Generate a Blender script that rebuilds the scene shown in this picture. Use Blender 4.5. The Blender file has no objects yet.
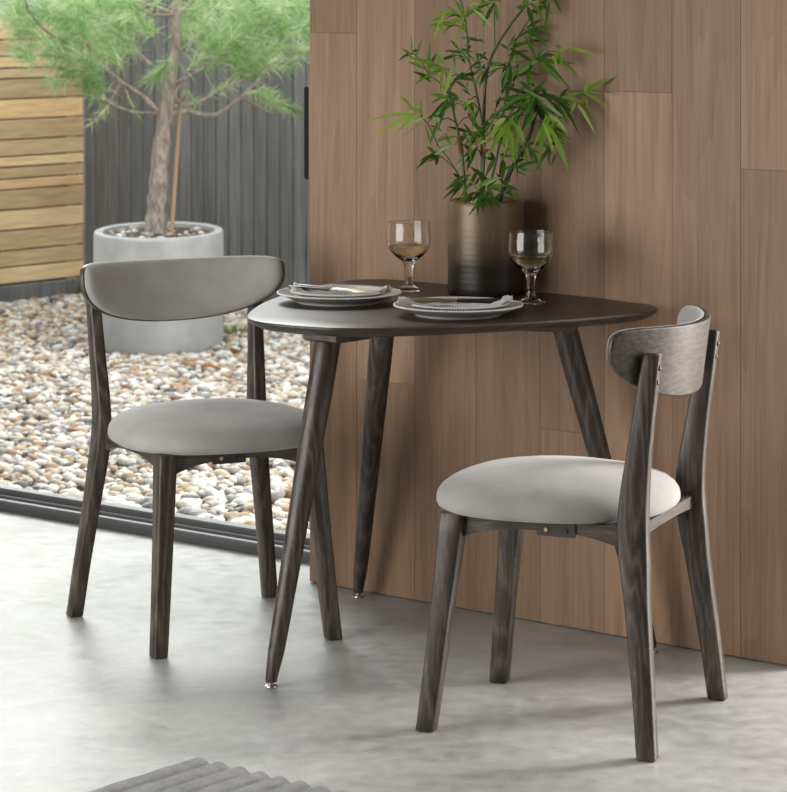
import bpy, math, random
import numpy as np
from mathutils import Vector, Matrix, noise
PI = math.pi
S = bpy.context.scene
C = S.collection

# ------------------------------------------------------------------ camera
cam_d = bpy.data.cameras.new('camera')
cam = bpy.data.objects.new('camera', cam_d); C.objects.link(cam)
cam.location = (0, 0, 1.45); cam.rotation_euler = (PI/2, 0, 0)
F_PX, YH = 2771.8, -5.65
cam_d.sensor_fit = 'HORIZONTAL'; cam_d.sensor_width = 36
cam_d.lens = F_PX/787*36
cam_d.shift_y = (YH-396)/787
cam_d.clip_end = 200
cam_d.dof.use_dof = True; cam_d.dof.focus_distance = 5.9; cam_d.dof.aperture_fstop = 12.0
S.camera = cam

# ------------------------------------------------------------------ world, lights, exposure
S.view_settings.view_transform = 'Standard'; S.view_settings.look = 'None'
S.view_settings.gamma = 1; S.view_settings.use_curve_mapping = False
S.view_settings.exposure = 0.0
w = bpy.data.worlds.new('overcast_sky'); S.world = w; w.use_nodes = True
nt = w.node_tree; nt.nodes.clear()
wo = nt.nodes.new('ShaderNodeOutputWorld'); wb = nt.nodes.new('ShaderNodeBackground')
tc = nt.nodes.new('ShaderNodeTexCoord'); sx = nt.nodes.new('ShaderNodeSeparateXYZ')
rp = nt.nodes.new('ShaderNodeValToRGB')
nt.links.new(tc.outputs['Generated'], sx.inputs[0]); nt.links.new(sx.outputs['Z'], rp.inputs[0])
rp.color_ramp.elements[0].position = 0.0; rp.color_ramp.elements[0].color = (.24, .24, .25, 1)
rp.color_ramp.elements[1].position = 0.6; rp.color_ramp.elements[1].color = (1.0, 1.0, 1.0, 1)
nt.links.new(rp.outputs[0], wb.inputs[0]); wb.inputs[1].default_value = 3.0
nt.links.new(wb.outputs[0], wo.inputs[0])

def area_light(name, loc, target, sx_, sy_, power, col):
    d = bpy.data.lights.new(name, 'AREA'); d.shape = 'RECTANGLE'; d.size = sx_; d.size_y = sy_
    d.energy = power; d.color = col
    o = bpy.data.objects.new(name, d); C.objects.link(o); o.location = loc
    o.rotation_euler = (Vector(target)-Vector(loc)).to_track_quat('-Z', 'Y').to_euler()
    return o
# daylight of the window outside the frame at right
area_light('right_window_light', (3.6, 6.75, 1.15), (0.3, 5.6, .45), 1.0, 1.9, 240, (1.0, .965, .92))
area_light('left_fill_light', (-2.1, 4.7, 1.0), (0.1, 6.3, .45), 2.0, 1.5, 56, (1.0, 1.0, .99))  # added fill in mid-room, no window there; brightens the oak wall
sd = bpy.data.lights.new('veiled_sun', 'SUN'); sd.energy = 2.1; sd.angle = math.radians(24); sd.color = (1.0, .985, .96)
so_ = bpy.data.objects.new('veiled_sun', sd); C.objects.link(so_)
so_.rotation_euler = Vector((.22, -.80, -.56)).to_track_quat('-Z', 'Y').to_euler()

# ------------------------------------------------------------------ helpers
def new_mat(name):
    m = bpy.data.materials.new(name); m.use_nodes = True
    return m, m.node_tree, m.node_tree.nodes['Principled BSDF']
def N(nt, t, **k):
    n = nt.nodes.new(t)
    for a, b in k.items(): setattr(n, a, b)
    return n
def ramp(nt, fac, stops):
    r = N(nt, 'ShaderNodeValToRGB'); e = r.color_ramp.elements
    while len(e) < len(stops): e.new(.5)
    for i, (p, c) in enumerate(stops):
        e[i].position = p; e[i].color = (*c, 1) if len(c) == 3 else c
    nt.links.new(fac, r.inputs[0]); return r.outputs[0]
def mapping(nt, scale, src='Object', extra=None):
    t = N(nt, 'ShaderNodeTexCoord'); mp = N(nt, 'ShaderNodeMapping')
    mp.inputs['Scale'].default_value = scale
    nt.links.new(t.outputs[src], mp.inputs[0])
    if extra is not None: nt.links.new(extra, mp.inputs['Location'])
    return mp.outputs[0]
def noise_tex(nt, vec, scale, detail=4, rough=.55, dist=0):
    n = N(nt, 'ShaderNodeTexNoise'); n.inputs['Scale'].default_value = scale
    n.inputs['Detail'].default_value = detail; n.inputs['Roughness'].default_value = rough
    n.inputs['Distortion'].default_value = dist
    nt.links.new(vec, n.inputs['Vector']); return n.outputs['Fac']
def bump(nt, b, h, strength, dist=.001):
    n = N(nt, 'ShaderNodeBump'); n.inputs['Strength'].default_value = strength; n.inputs['Distance'].default_value = dist
    nt.links.new(h, n.inputs['Height']); nt.links.new(n.outputs[0], b.inputs['Normal'])
def mix(nt, f, a, b, mode='MIX'):
    n = N(nt, 'ShaderNodeMix', data_type='RGBA', blend_type=mode)
    for s, v in ((n.inputs[0], f), (n.inputs[6], a), (n.inputs[7], b)):
        if isinstance(v, (int, float)): s.default_value = v
        elif isinstance(v, tuple): s.default_value = (*v, 1)
        else: nt.links.new(v, s)
    return n.outputs[2]
def plain(name, col, rough=.5, metal=0, **k):
    m, nt, b = new_mat(name); b.inputs['Base Color'].default_value = (*col, 1)
    b.inputs['Roughness'].default_value = rough; b.inputs['Metallic'].default_value = metal
    for a, v in k.items(): b.inputs[a].default_value = v
    return m
def mathn(nt, op, a, b_=None):
    n = N(nt, 'ShaderNodeMath', operation=op)
    for i, v in enumerate((a, b_)):
        if v is None: continue
        if isinstance(v, (int, float)): n.inputs[i].default_value = v
        else: nt.links.new(v, n.inputs[i])
    return n.outputs[0]

def smoked_wood(name, axis, dark=(.014, .010, .007), mid=(.050, .036, .027), light=(.145, .110, .080), rough=.40, spec=.5, rw=.26):
    """dark smoked oak, grain along the given axis"""
    m, nt, b = new_mat(name)
    oi = N(nt, 'ShaderNodeObjectInfo')
    sc = [26, 26, 26]; sc[axis] = 2.6
    v = mapping(nt, sc)
    vadd = N(nt, 'ShaderNodeVectorMath', operation='ADD'); nt.links.new(v, vadd.inputs[0])
    cmb = N(nt, 'ShaderNodeCombineXYZ'); r10 = mathn(nt, 'MULTIPLY', oi.outputs['Random'], 37.0)
    for i in range(3): nt.links.new(r10, cmb.inputs[i])
    nt.links.new(cmb.outputs[0], vadd.inputs[1]); v = vadd.outputs[0]
    big = noise_tex(nt, v, .45, 2, .4, .2)
    rings = mathn(nt, 'FRACT', mathn(nt, 'MULTIPLY', big, 11.0))
    rings = mathn(nt, 'ABSOLUTE', mathn(nt, 'SUBTRACT', mathn(nt, 'MULTIPLY', rings, 2.0), 1.0))
    fine = noise_tex(nt, v, 7.0, 4, .7)
    h = mathn(nt, 'ADD', mathn(nt, 'MULTIPLY', rings, rw), mathn(nt, 'MULTIPLY', fine, 1-rw))
    col = ramp(nt, h, [(.22, dark), (.5, mid), (.78, light)])
    nt.links.new(col, b.inputs['Base Color'])
    b.inputs['Roughness'].default_value = rough; b.inputs['Specular IOR Level'].default_value = spec
    bump(nt, b, fine, .3, .0006)
    return m
WOOD_Z = smoked_wood('smoked_wood_upright', 2)
WOOD_Y = smoked_wood('smoked_wood_cross', 1, mid=(.075, .060, .050), light=(.17, .148, .13), rw=.13)
WOOD_X = smoked_wood('smoked_wood_along', 0)
WOOD_TOP = smoked_wood('smoked_wood_top', 0, dark=(.012, .007, .005), mid=(.032, .019, .012), light=(.070, .044, .030), rough=.38, spec=.7)

def fabric(name, c1, c2):
    m, nt, b = new_mat(name)
    v = mapping(nt, (1, 1, 1))
    n1 = noise_tex(nt, v, 420, 3, .75); n2 = noise_tex(nt, v, 14, 3, .5)
    h = mathn(nt, 'ADD', mathn(nt, 'MULTIPLY', n1, .7), mathn(nt, 'MULTIPLY', n2, .3))
    f = mathn(nt, 'ADD', mathn(nt, 'MULTIPLY', h, .6), mathn(nt, 'MULTIPLY', n2, .4))
    nt.links.new(ramp(nt, f, [(.3, c1), (.7, c2)]), b.inputs['Base Color'])
    b.inputs['Roughness'].default_value = .95; b.inputs['Specular IOR Level'].default_value = .15
    b.inputs['Sheen Weight'].default_value = .35; b.inputs['Sheen Roughness'].default_value = .5
    bump(nt, b, h, .5, .0008)
    return m
FABRIC = fabric('grey_linen', (.305, .292, .274), (.435, .418, .396))
NAPKIN = fabric('pale_linen', (.42, .41, .39), (.60, .58, .56))

METAL = plain('steel', (.45, .44, .43), .3, 1)
BLACK_METAL = plain('black_metal', (.03, .03, .03), .4, .6)
DULL = plain('dull_brown_metal', (.06, .052, .046), .5, .4)
BRASS = plain('brass', (.6, .42, .22), .35, 1)
RUBBER = plain('black_rubber', (.02, .02, .02), .6)
CUTLERY = plain('dark_polished_steel', (.42, .36, .28), .30, 1)
HANDLE = plain('black_handle', (.012, .012, .013), .35)
def porcelain():
    m, nt, b = new_mat('stone_glaze')
    n = noise_tex(nt, mapping(nt, (1, 1, 1)), 60, 3)
    nt.links.new(ramp(nt, n, [(.3, (.46, .43, .41)), (.7, (.54, .51, .49))]), b.inputs['Base Color'])
    b.inputs['Roughness'].default_value = .28
    return m
PORC = porcelain()
BEAD = plain('white_glaze', (.80, .78, .76), .25)

def link_mesh(name, vs, fs, mat, parent=None, smooth=True, auto=None):
    me = bpy.data.meshes.new(name); me.from_pydata([tuple(v) for v in vs], [], fs); me.update()
    if isinstance(mat, (list, tuple)):
        for x in mat: me.materials.append(x)
    else: me.materials.append(mat)
    if smooth:
        me.polygons.foreach_set('use_smooth', [True]*len(me.polygons))
        if auto is not None: me.set_sharp_from_angle(angle=math.radians(auto))
    o = bpy.data.objects.new(name, me); C.objects.link(o)
    if parent: o.parent = parent
    return o
class MB:
    def __init__(s): s.v = []; s.f = []
    def add(s, vs, fs):
        k = len(s.v); s.v += [tuple(v) for v in vs]; s.f += [tuple(i+k for i in f) for f in fs]; return s
    def rings(s, rings, cap=True, closed=True):
        n = len(rings[0]); vs = [p for r in rings for p in r]; fs = []
        for i in range(len(rings)-1):
            for j in range(n if closed else n-1):
                a = i*n+j; b = i*n+(j+1) % n; fs.append((a, b, b+n, a+n))
        if cap:
            fs.append(tuple(reversed(range(n)))); fs.append(tuple(range((len(rings)-1)*n, len(rings)*n)))
        return s.add(vs, fs)
    def box(s, c, h, bev=0, rot=None):
        x, y, z = h; b = bev
        if not b:
            vs = [(i*x, j*y, k*z) for k in (-1, 1) for (i, j) in ((-1, -1), (1, -1), (1, 1), (-1, 1))]
            fs = [(3, 2, 1, 0), (4, 5, 6, 7), (0, 1, 5, 4), (1, 2, 6, 5), (2, 3, 7, 6), (3, 0, 4, 7)]
        else:
            rr = []
            for (zz, ins) in ((-z, b), (-z+b, 0), (z-b, 0), (z, b)):
                a_, c_ = x-ins, y-ins
                q = b*.7 if ins == 0 else b*.7
                rr.append([(a_, -c_+q, zz), (a_, c_-q, zz), (a_-q, c_, zz), (-a_+q, c_, zz), (-a_, c_-q, zz), (-a_, -c_+q, zz), (-a_+q, -c_, zz), (a_-q, -c_, zz)])
            m = MB().rings(rr); vs, fs = m.v, m.f
        R = rot or Matrix.Identity(3)
        return s.add([Vector(c)+R @ Vector(v) for v in vs], fs)
    def lathe(s, prof, c=(0, 0, 0), n=48, sx=1, sy=1):
        """profile (r,z) from start to end; r=0 ends are fused"""
        vs = []; fs = []; rows = []
        for (r, z) in prof:
            if r < 1e-6: rows.append([len(vs)]); vs.append((c[0], c[1], c[2]+z))
            else:
                rows.append(list(range(len(vs), len(vs)+n)))
                vs += [(c[0]+r*sx*math.cos(2*PI*j/n), c[1]+r*sy*math.sin(2*PI*j/n), c[2]+z) for j in range(n)]
        for a, b in zip(rows, rows[1:]):
            for j in range(n):
                k = (j+1) % n
                if len(a) == 1 and len(b) == 1: continue
                if len(a) == 1: fs.append((a[0], b[k], b[j]))
                elif len(b) == 1: fs.append((a[j], a[k], b[0]))
                else: fs.append((a[j], a[k], b[k], b[j]))
        return s.add(vs, fs)
    def tube(s, pts, rad, n=8, cap=True):
        pts = [Vector(p) for p in pts]; rr = []
        up = Vector((0, 0, 1))
        if not isinstance(rad, (list, tuple)): rad = [rad]*len(pts)
        prev = None
        for i, p in enumerate(pts):
            d = (pts[min(i+1, len(pts)-1)]-pts[max(i-1, 0)]).normalized()
            if prev is None:
                a = d.cross(up if abs(d.z) < .9 else Vector((1, 0, 0))).normalized()
            else: a = (prev-d*prev.dot(d)).normalized()
            prev = a; b = d.cross(a)
            rr.append([p+(a*math.cos(2*PI*j/n)+b*math.sin(2*PI*j/n))*rad[i] for j in range(n)])
        return s.rings(rr, cap)
    def build(s, name, mat, parent=None, smooth=True, auto=35): return link_mesh(name, s.v, s.f, mat, parent, smooth, auto)
def catmull(pts, n=8):
    pts = [np.array(p, float) for p in pts]; P = [2*pts[0]-pts[1]]+pts+[2*pts[-1]-pts[-2]]; out = []
    for i in range(1, len(P)-2):
        for k in range(n):
            t = k/n
            out.append(.5*((2*P[i])+(-P[i-1]+P[i+1])*t+(2*P[i-1]-5*P[i]+4*P[i+1]-P[i+2])*t*t+(-P[i-1]+3*P[i]-3*P[i+1]+P[i+2])*t**3))
    out.append(P[-2]); return out
def empty(name, loc=(0, 0, 0), rz=0):
    o = bpy.data.objects.new(name, None); C.objects.link(o); o.location = loc; o.rotation_euler = (0, 0, rz)
    o.empty_display_size = .05; return o
def tag(o, label=None, cat=None, group=None, kind=None):
    if label: o['label'] = label
    if cat: o['category'] = cat
    if group: o['group'] = group
    if kind: o['kind'] = kind
    return o
def copy_tree(o, parent=None):
    c = o.copy(); C.objects.link(c); c.parent = parent
    for ch in [x for x in bpy.data.objects if x.parent == o]: copy_tree(ch, c)
    return c
def at(u, v, Y):
    """world point of a photo pixel at a known depth"""
    return Vector(((u-393.5)*Y/F_PX, Y, 1.45-(v-YH)*Y/F_PX))

# ------------------------------------------------------------------ the setting
P0 = Vector((-.207, 6.838)); T = Vector((.776, -.631)).normalized(); NN = Vector((-T.y*-1, -T.x)); NN = Vector((T.y, -T.x))  # into the room
WANG = math.atan2(T.y, T.x)
def W(s, d, z): p = P0+T*s+NN*d; return Vector((p.x, p.y, z))
def wbox(mb, s0, s1, d0, d1, z0, z1, bev=0):
    R = Matrix.Rotation(WANG, 3, 'Z')       # local x along wall, local -y into the room
    c = W((s0+s1)/2, (d0+d1)/2, (z0+z1)/2)
    mb.box(c, (abs(s1-s0)/2, abs(d1-d0)/2, abs(z1-z0)/2), bev, R)

def concrete():
    m, nt, b = new_mat('polished_concrete')
    v = mapping(nt, (1, 1, 1))
    n1 = noise_tex(nt, v, 2.2, 6, .62, .4); n2 = noise_tex(nt, v, 24, 5, .6); n3 = noise_tex(nt, v, 260, 2, .5)
    f = mathn(nt, 'ADD', mathn(nt, 'MULTIPLY', n1, .6), mathn(nt, 'MULTIPLY', n2, .4))
    col = ramp(nt, f, [(.36, (.27, .265, .255)), (.5, (.385, .38, .368)), (.64, (.49, .482, .468))])
    vo = N(nt, 'ShaderNodeTexVoronoi', feature='DISTANCE_TO_EDGE'); vo.inputs['Scale'].default_value = 1.1
    vd = N(nt, 'ShaderNodeVectorMath', operation='ADD'); nt.links.new(v, vd.inputs[0])
    nn = N(nt, 'ShaderNodeTexNoise'); nn.inputs['Scale'].default_value = 3; nn.inputs['Detail'].default_value = 6; nt.links.new(v, nn.inputs['Vector'])
    nt.links.new(nn.outputs['Color'], vd.inputs[1]); nt.links.new(vd.outputs[0], vo.inputs['Vector'])
    vein = ramp(nt, vo.outputs['Distance'], [(0, (1, 1, 1)), (.02, (0, 0, 0))])
    col = mix(nt, mathn(nt, 'MULTIPLY', mathn(nt, 'MULTIPLY', vein, n2), .28), col, (.62, .60, .57))
    spots = ramp(nt, noise_tex(nt, v, 70, 2, .5), [(.26, (1, 1, 1)), (.31, (0, 0, 0))])
    col = mix(nt, mathn(nt, 'MULTIPLY', spots, .6), col, (.14, .13, .12))
    nt.links.new(col, b.inputs['Base Color'])
    nt.links.new(ramp(nt, n2, [(.3, (.30, .30, .30)), (.7, (.46, .46, .46))]), b.inputs['Roughness'])
    b.inputs['Specular IOR Level'].default_value = .5
    bump(nt, b, mathn(nt, 'ADD', n1, mathn(nt, 'MULTIPLY', n3, .1)), .12, .004)
    return m
# floor: room side of the window line, top face at z = 0
WD = -.165                      # window inner face, behind the wall face
WFR = -.265                     # window outer face
mb = MB(); wbox(mb, -5.5, 6.4, WFR+.02, 8.5, -.12, 0)
tag(mb.build('floor', concrete(), smooth=False), kind='structure')
PLASTER = plain('grey_plaster', (.36, .355, .35), .9)
mb = MB(); wbox(mb, -5.5, 6.4, WFR, 8.5, 2.55, 2.7)
tag(mb.build('ceiling', PLASTER, smooth=False), kind='structure')

mb = MB(); wbox(mb, -5.5, 6.4, 8.5, 8.65, 0, 2.55); wbox(mb, -5.65, -5.5, WD+.3, 8.5, 0, 2.55); tag(mb.build('wall_front', PLASTER, smooth=False), kind='structure')
mb = MB(); wbox(mb, 6.4, 6.55, 0, 8.5, 0, 2.55); tag(mb.build('wall_right', PLASTER, smooth=False), kind='structure')
def oak_wall():
    m, nt, b = new_mat('oak_boards')
    g = N(nt, 'ShaderNodeNewGeometry'); rnd = g.outputs['Random Per Island']
    off = N(nt, 'ShaderNodeCombineXYZ'); r = mathn(nt, 'MULTIPLY', rnd, 53.0)
    for i in range(3): nt.links.new(r, off.inputs[i])
    v = mapping(nt, (9, 9, .75), extra=off.outputs[0])
    vf = mapping(nt, (110, 110, 3.0), extra=off.outputs[0])
    big = noise_tex(nt, v, .75, 2, .45, .5)
    rings = mathn(nt, 'FRACT', mathn(nt, 'MULTIPLY', big, 10.0))
    fine = noise_tex(nt, vf, 1.0, 4, .65); mid = noise_tex(nt, v, 3.2, 4, .6)
    h = mathn(nt, 'ADD', mathn(nt, 'ADD', mathn(nt, 'MULTIPLY', rings, .09), mathn(nt, 'MULTIPLY', fine, .50)), mathn(nt, 'MULTIPLY', mid, .41))
    col = ramp(nt, h, [(.25, (.235, .143, .086)), (.5, (.350, .225, .142)), (.75, (.460, .310, .205))])
    tint = ramp(nt, rnd, [(0, (.74, .72, .70)), (.5, (.95, .93, .92)), (1, (1.12, 1.06, 1.0))])
    col = mix(nt, 1.0, col, tint, 'MULTIPLY')
    vk = N(nt, 'ShaderNodeTexVoronoi'); vk.inputs['Scale'].default_value = 1; nt.links.new(mapping(nt, (5.5, 5.5, 2.6)), vk.inputs['Vector'])
    knot = ramp(nt, vk.outputs['Distance'], [(.012, (1, 1, 1)), (.03, (0, 0, 0))])
    col = mix(nt, mathn(nt, 'MULTIPLY', knot, .7), col, (.03, .02, .015))
    nt.links.new(col, b.inputs['Base Color']); b.inputs['Roughness'].default_value = .55
    b.inputs['Specular IOR Level'].default_value = .35
    bump(nt, b, h, .2, .0008)
    return m
OAK = oak_wall()
# board seams found along the wall
def s_of(u):     # wall coordinate at which the pixel column u meets the wall face
    k = (u-393.5)/F_PX
    return (k*P0.y-P0.x)/(T.x-k*T.y)
WALL_END = 1.405
seams = [0]+[s_of(u) for u in (356.5, 414.5, 476, 540, 604.3, 672, 740.5)]+[WALL_END]
def zj(u, v):
    s = s_of(u); Y = (P0+T*s).y; return 1.45-(v-YH)*Y/F_PX
joints = [[zj(333, 33), ], [zj(385, 382)], [zj(445, -300)], [zj(508, -380)], [zj(572, 432)], [zj(638, 92)], [zj(706, -200)], [zj(765, 170)]]
mb = MB(); g = .0003
for i in range(len(seams)-1):
    zs = [0.002]+sorted(joints[i])+[2.55]
    for a, b_ in zip(zs, zs[1:]): wbox(mb, seams[i]+g, seams[i+1]-g, -.018, 0, a+g*.5, b_-g*.5, .0006)
wbox(mb, -.0, WALL_END, -.22, -.019, 0.002, 2.55)
wall = tag(mb.build('wall_back', OAK, smooth=False), kind='structure')

FRAME = plain('dark_grey_aluminium', (.13, .13, .13), .45, .2)
# sliding garden door: frame, track, sashes and glass
mb = MB()
wbox(mb, -5.5, -.0, WFR, WD, .0, .022, .002)
wbox(mb, -5.5, -.0, WD-.022, WD, .0, .030, .003)
wbox(mb, -5.5, -.0, WD-.052, WD-.038, .0, .034, .002)
wbox(mb, -5.5, -.0, WFR, WFR+.015, .0, .040, .002)
wbox(mb, -5.5, -.0, WFR, WD, 2.35, 2.55)
wbox(mb, -.0, .08, WFR, WD-.055, 0, 2.35)
tag(mb.build('trim_1', FRAME, smooth=False), kind='structure')
mb = MB()
wbox(mb, -3.4, -.004, WD-.098, WD-.056, .028, .050, .003)
wbox(mb, -3.4, -.004, WD-.098, WD-.056, 2.28, 2.35, .003)
wbox(mb, -3.46, -3.40, WD-.098, WD-.056, .030, 2.35, .003)
door = tag(mb.build('door_1', FRAME, smooth=False), kind='structure')
def thin_glass():
    m = bpy.data.materials.new('window_glass'); m.use_nodes = True; nt = m.node_tree; nt.nodes.clear()
    o = N(nt, 'ShaderNodeOutputMaterial'); tr = N(nt, 'ShaderNodeBsdfTransparent'); gl = N(nt, 'ShaderNodeBsdfGlossy'); mx = N(nt, 'ShaderNodeMixShader')
    tr.inputs[0].default_value = (.95, .97, .965, 1); gl.inputs['Roughness'].default_value = .02
    lw = N(nt, 'ShaderNodeLayerWeight'); lw.inputs[0].default_value = .5
    fr = mathn(nt, 'ADD', .03, mathn(nt, 'MULTIPLY', mathn(nt, 'POWER', lw.outputs['Facing'], 5.0), .9))
    nt.links.new(fr, mx.inputs[0]); nt.links.new(tr.outputs[0], mx.inputs[1]); nt.links.new(gl.outputs[0], mx.inputs[2]); nt.links.new(mx.outputs[0], o.inputs[0])
    return m
mb = MB(); wbox(mb, -3.4, -.004, WD-.080, WD-.074, .050, 2.28); mb.build('glass_pane', thin_glass(), door, smooth=False)
# dark pull handle seen at the edge of the boards
sh = s_of(307)
mb = MB(); p0, p1 = -.018, .016
zt_, zb_ = 1.45-(87-YH)*7.0/F_PX, 1.45-(182-YH)*7.0/F_PX
wbox(mb, -.182, -.166, -.218, -.186, zb_, zt_, .004)
tag(mb.build('door_handle', BLACK_METAL, door, smooth=False), label='black upright pull handle')

# ------------------------------------------------------------------ garden
def soil_mat():
    m, nt, b = new_mat('garden_earth')
    n = noise_tex(nt, mapping(nt, (1, 1, 1)), 60, 5, .7)
    nt.links.new(ramp(nt, n, [(.3, (.07, .055, .04)), (.55, (.20, .16, .12)), (.75, (.36, .31, .25))]), b.inputs['Base Color'])
    b.inputs['Roughness'].default_value = .95; bump(nt, b, n, .6, .01); return m
SOIL = soil_mat()
GZ = -.028
mb = MB(); wbox(mb, -9, 7, -12, WFR, GZ-.1, GZ)
tag(mb.build('ground', SOIL, smooth=False), kind='structure')

# pebbles
random.seed(5); rng = np.random.default_rng(5)
def ico(sub):
    import bmesh
    bm = bmesh.new(); bmesh.ops.create_icosphere(bm, subdivisions=sub, radius=1)
    vs = np.array([v.co[:] for v in bm.verts]); fs = [tuple(v.index for v in f.verts) for f in bm.faces]; bm.free(); return vs, fs
V1, F1 = ico(2); F1a = np.array(F1)
V0, F0 = ico(1); F0a = np.array(F0)
COLS = [('white', (.74, .71, .67)), ('cream', (.58, .50, .40)), ('tan', (.42, .27, .15)), ('grey', (.30, .29, .29)), ('dark grey', (.10, .10, .105)), ('rust brown', (.26, .13, .06))]
CW = [.36, .25, .13, .15, .06, .05]
def stone_noise(nt, b, c):
    n = noise_tex(nt, mapping(nt, (1, 1, 1)), 90, 4, .6)
    col = mix(nt, mathn(nt, 'MULTIPLY', n, .55), c, tuple(x*.55 for x in c) if isinstance(c, tuple) else (.25, .2, .15))
    nt.links.new(col, b.inputs['Base Color']); b.inputs['Roughness'].default_value = .6
PM = []
for nm, c in COLS:
    m, nt, b = new_mat('pebble_'+nm.replace(' ', '_')); stone_noise(nt, b, c); PM.append(m)
m, nt, b = new_mat('pebble_mixed')
g_ = N(nt, 'ShaderNodeNewGeometry')
r_ = N(nt, 'ShaderNodeValToRGB'); r_.color_ramp.interpolation = 'CONSTANT'; e = r_.color_ramp.elements
while len(e) < 6: e.new(.5)
acc = 0
for i, (nm, c) in enumerate(COLS): e[i].position = acc; e[i].color = (*c, 1); acc += CW[i]
nt.links.new(g_.outputs['Random Per Island'], r_.inputs[0])
n = noise_tex(nt, mapping(nt, (1, 1, 1)), 90, 4, .6)
nt.links.new(mix(nt, mathn(nt, 'MULTIPLY', n, .45), r_.outputs[0], (.22, .18, .14)), b.inputs['Base Color']); b.inputs['Roughness'].default_value = .6
PMIX = m
CS = Vector((-1.513, 13.59))                       # fence corner
def wall_xy(s, d): p = P0+T*s+NN*d; return p.x, p.y
dfar = (CS-P0).dot(NN); scorn = (CS-P0).dot(T)     # both negative
POTC = (-.987, 11.57)
peb = []
tries = 0
while tries < 50000:
    tries += 1
    s = random.uniform(scorn, 1.0); d = random.uniform(dfar+.05, WFR-.03)
    x, y = wall_xy(s, d)
    u = 393.5+x*F_PX/y
    if u < -70 or u > 345: continue
    if s < scorn+.05: continue
    if ((x-POTC[0])/.27)**2+((y-POTC[1])/.40)**2 < 1.0: continue
    r = random.choice((.009, .011, .013, .014, .017, .021))*random.uniform(.85, 1.15)
    peb.append((y, x, r, u))
near = sorted([p for p in peb if 0 < p[3] < 315], key=lambda p: -p[2]/p[0]*(1.0 if p[2] > .015 else .5))
near = sorted(near[:3000], key=lambda p: p[0])[:300]
nearset = set(id(p) for p in near)
protos = []
for k in range(6):
    vs = V1.copy()
    ph = rng.uniform(0, 6, 3)
    dsp = 1+.13*np.sin(vs[:, 0]*2.3+ph[0])+.12*np.sin(vs[:, 1]*2.7+ph[1])+.1*np.sin(vs[:, 2]*3+vs[:, 0]*2+ph[2])
    vs = vs*dsp[:, None]*np.array([1.25, .95, .62]); protos.append(vs)
pm_cache = {}
first = True
for p in near:
    ci = random.choices(range(6), CW)[0]; k = random.randrange(6)
    if (ci, k) not in pm_cache:
        me = bpy.data.meshes.new('pebble'); me.from_pydata([tuple(q) for q in protos[k]], [], F1); me.materials.append(PM[ci])
        me.polygons.foreach_set('use_smooth', [True]*len(me.polygons)); pm_cache[(ci, k)] = me
    o = bpy.data.objects.new('pebble', pm_cache[(ci, k)]); C.objects.link(o)
    o.location = (p[1], p[0], GZ+p[2]*.62+random.uniform(0, .014)); o.scale = (p[2]*1.12,)*3
    o.rotation_euler = (random.uniform(-.4, .4), random.uniform(-.4, .4), random.uniform(0, 6.28))
    tag(o, '%s rounded pebble in the strip of gravel nearest the door track' % COLS[ci][0], 'pebble', 'pebbles in the gravel by the glass door')
rest = [p for p in peb if id(p) not in nearset]
nV, nF = len(V0), len(F0)
allv = np.zeros((len(rest)*nV, 3)); allf = np.zeros((len(rest)*nF, 3), int)
for i, (y, x, r, u) in enumerate(rest):
    vs = V0*np.array([1.25, .95, .62])*(1+.16*rng.standard_normal((nV, 1))*.6)
    a = rng.uniform(0, 6.28); tl = rng.uniform(-.5, .5)
    ca, sa = math.cos(a), math.sin(a); ct, st = math.cos(tl), math.sin(tl)
    vs = vs @ np.array([[ct, 0, st], [0, 1, 0], [-st, 0, ct]]) @ np.array([[ca, sa, 0], [-sa, ca, 0], [0, 0, 1]])
    allv[i*nV:(i+1)*nV] = vs*r*1.08+np.array([x, y, GZ+r*.5+rng.uniform(0, .014)]); allf[i*nF:(i+1)*nF] = F0a+i*nV
me = bpy.data.meshes.new('gravel'); me.from_pydata(allv.tolist(), [], allf.tolist()); me.materials.append(PMIX)
me.polygons.foreach_set('use_smooth', [True]*len(me.polygons))
o = bpy.data.objects.new('gravel', me); C.objects.link(o)
tag(o, 'bed of mixed white, tan and grey gravel between the glass door and the fences', 'gravel', kind='stuff')

# dark vertical board fence
def fence_mat(name, dark, light, sc):
    m, nt, b = new_mat(name)
    g = N(nt, 'ShaderNodeNewGeometry'); rnd = g.outputs['Random Per Island']
    n = noise_tex(nt, mapping(nt, sc), 1.0, 4, .6)
    col = ramp(nt, n, [(.3, dark), (.7, light)])
    t = ramp(nt, rnd, [(0, (.62, .60, .58)), (.5, (.95, .93, .90)), (.82, (1.15, 1.1, 1.0)), (1, (.80, .62, .55))]) if name.startswith('pale') else ramp(nt, rnd, [(0, (.8, .8, .8)), (1, (1.15, 1.15, 1.15))])
    nt.links.new(mix(nt, 1.0, col, t, 'MULTIPLY'), b.inputs['Base Color']); b.inputs['Roughness'].default_value = .8
    bump(nt, b, n, .4, .002)
    return m
DARKF = fence_mat('grey_stained_board', (.105, .105, .107), (.190, .190, .192), (40, 40, 3))
PALEF = fence_mat('pale_timber_slat', (.62, .43, .22), (.88, .68, .42), (5, 5, 60))
root = empty('board_fence', (CS.x, CS.y, GZ))
root.rotation_euler = (0, 0, 0)
mb = MB(); s = scorn
off = Vector((-CS.x, -CS.y, -GZ))
pitch = .080
while s < 4.5:
    R = Matrix.Rotation(WANG-.045, 3, 'Z')
    c = W(s+pitch/2, dfar, 0)+off; c.z = 1.0
    mb.box(c, (pitch/2-.004, .009, 1.0), .003, R)
    s += pitch
mb.build('upright_boards', DARKF, root, smooth=False)
mb = MB()
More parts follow.
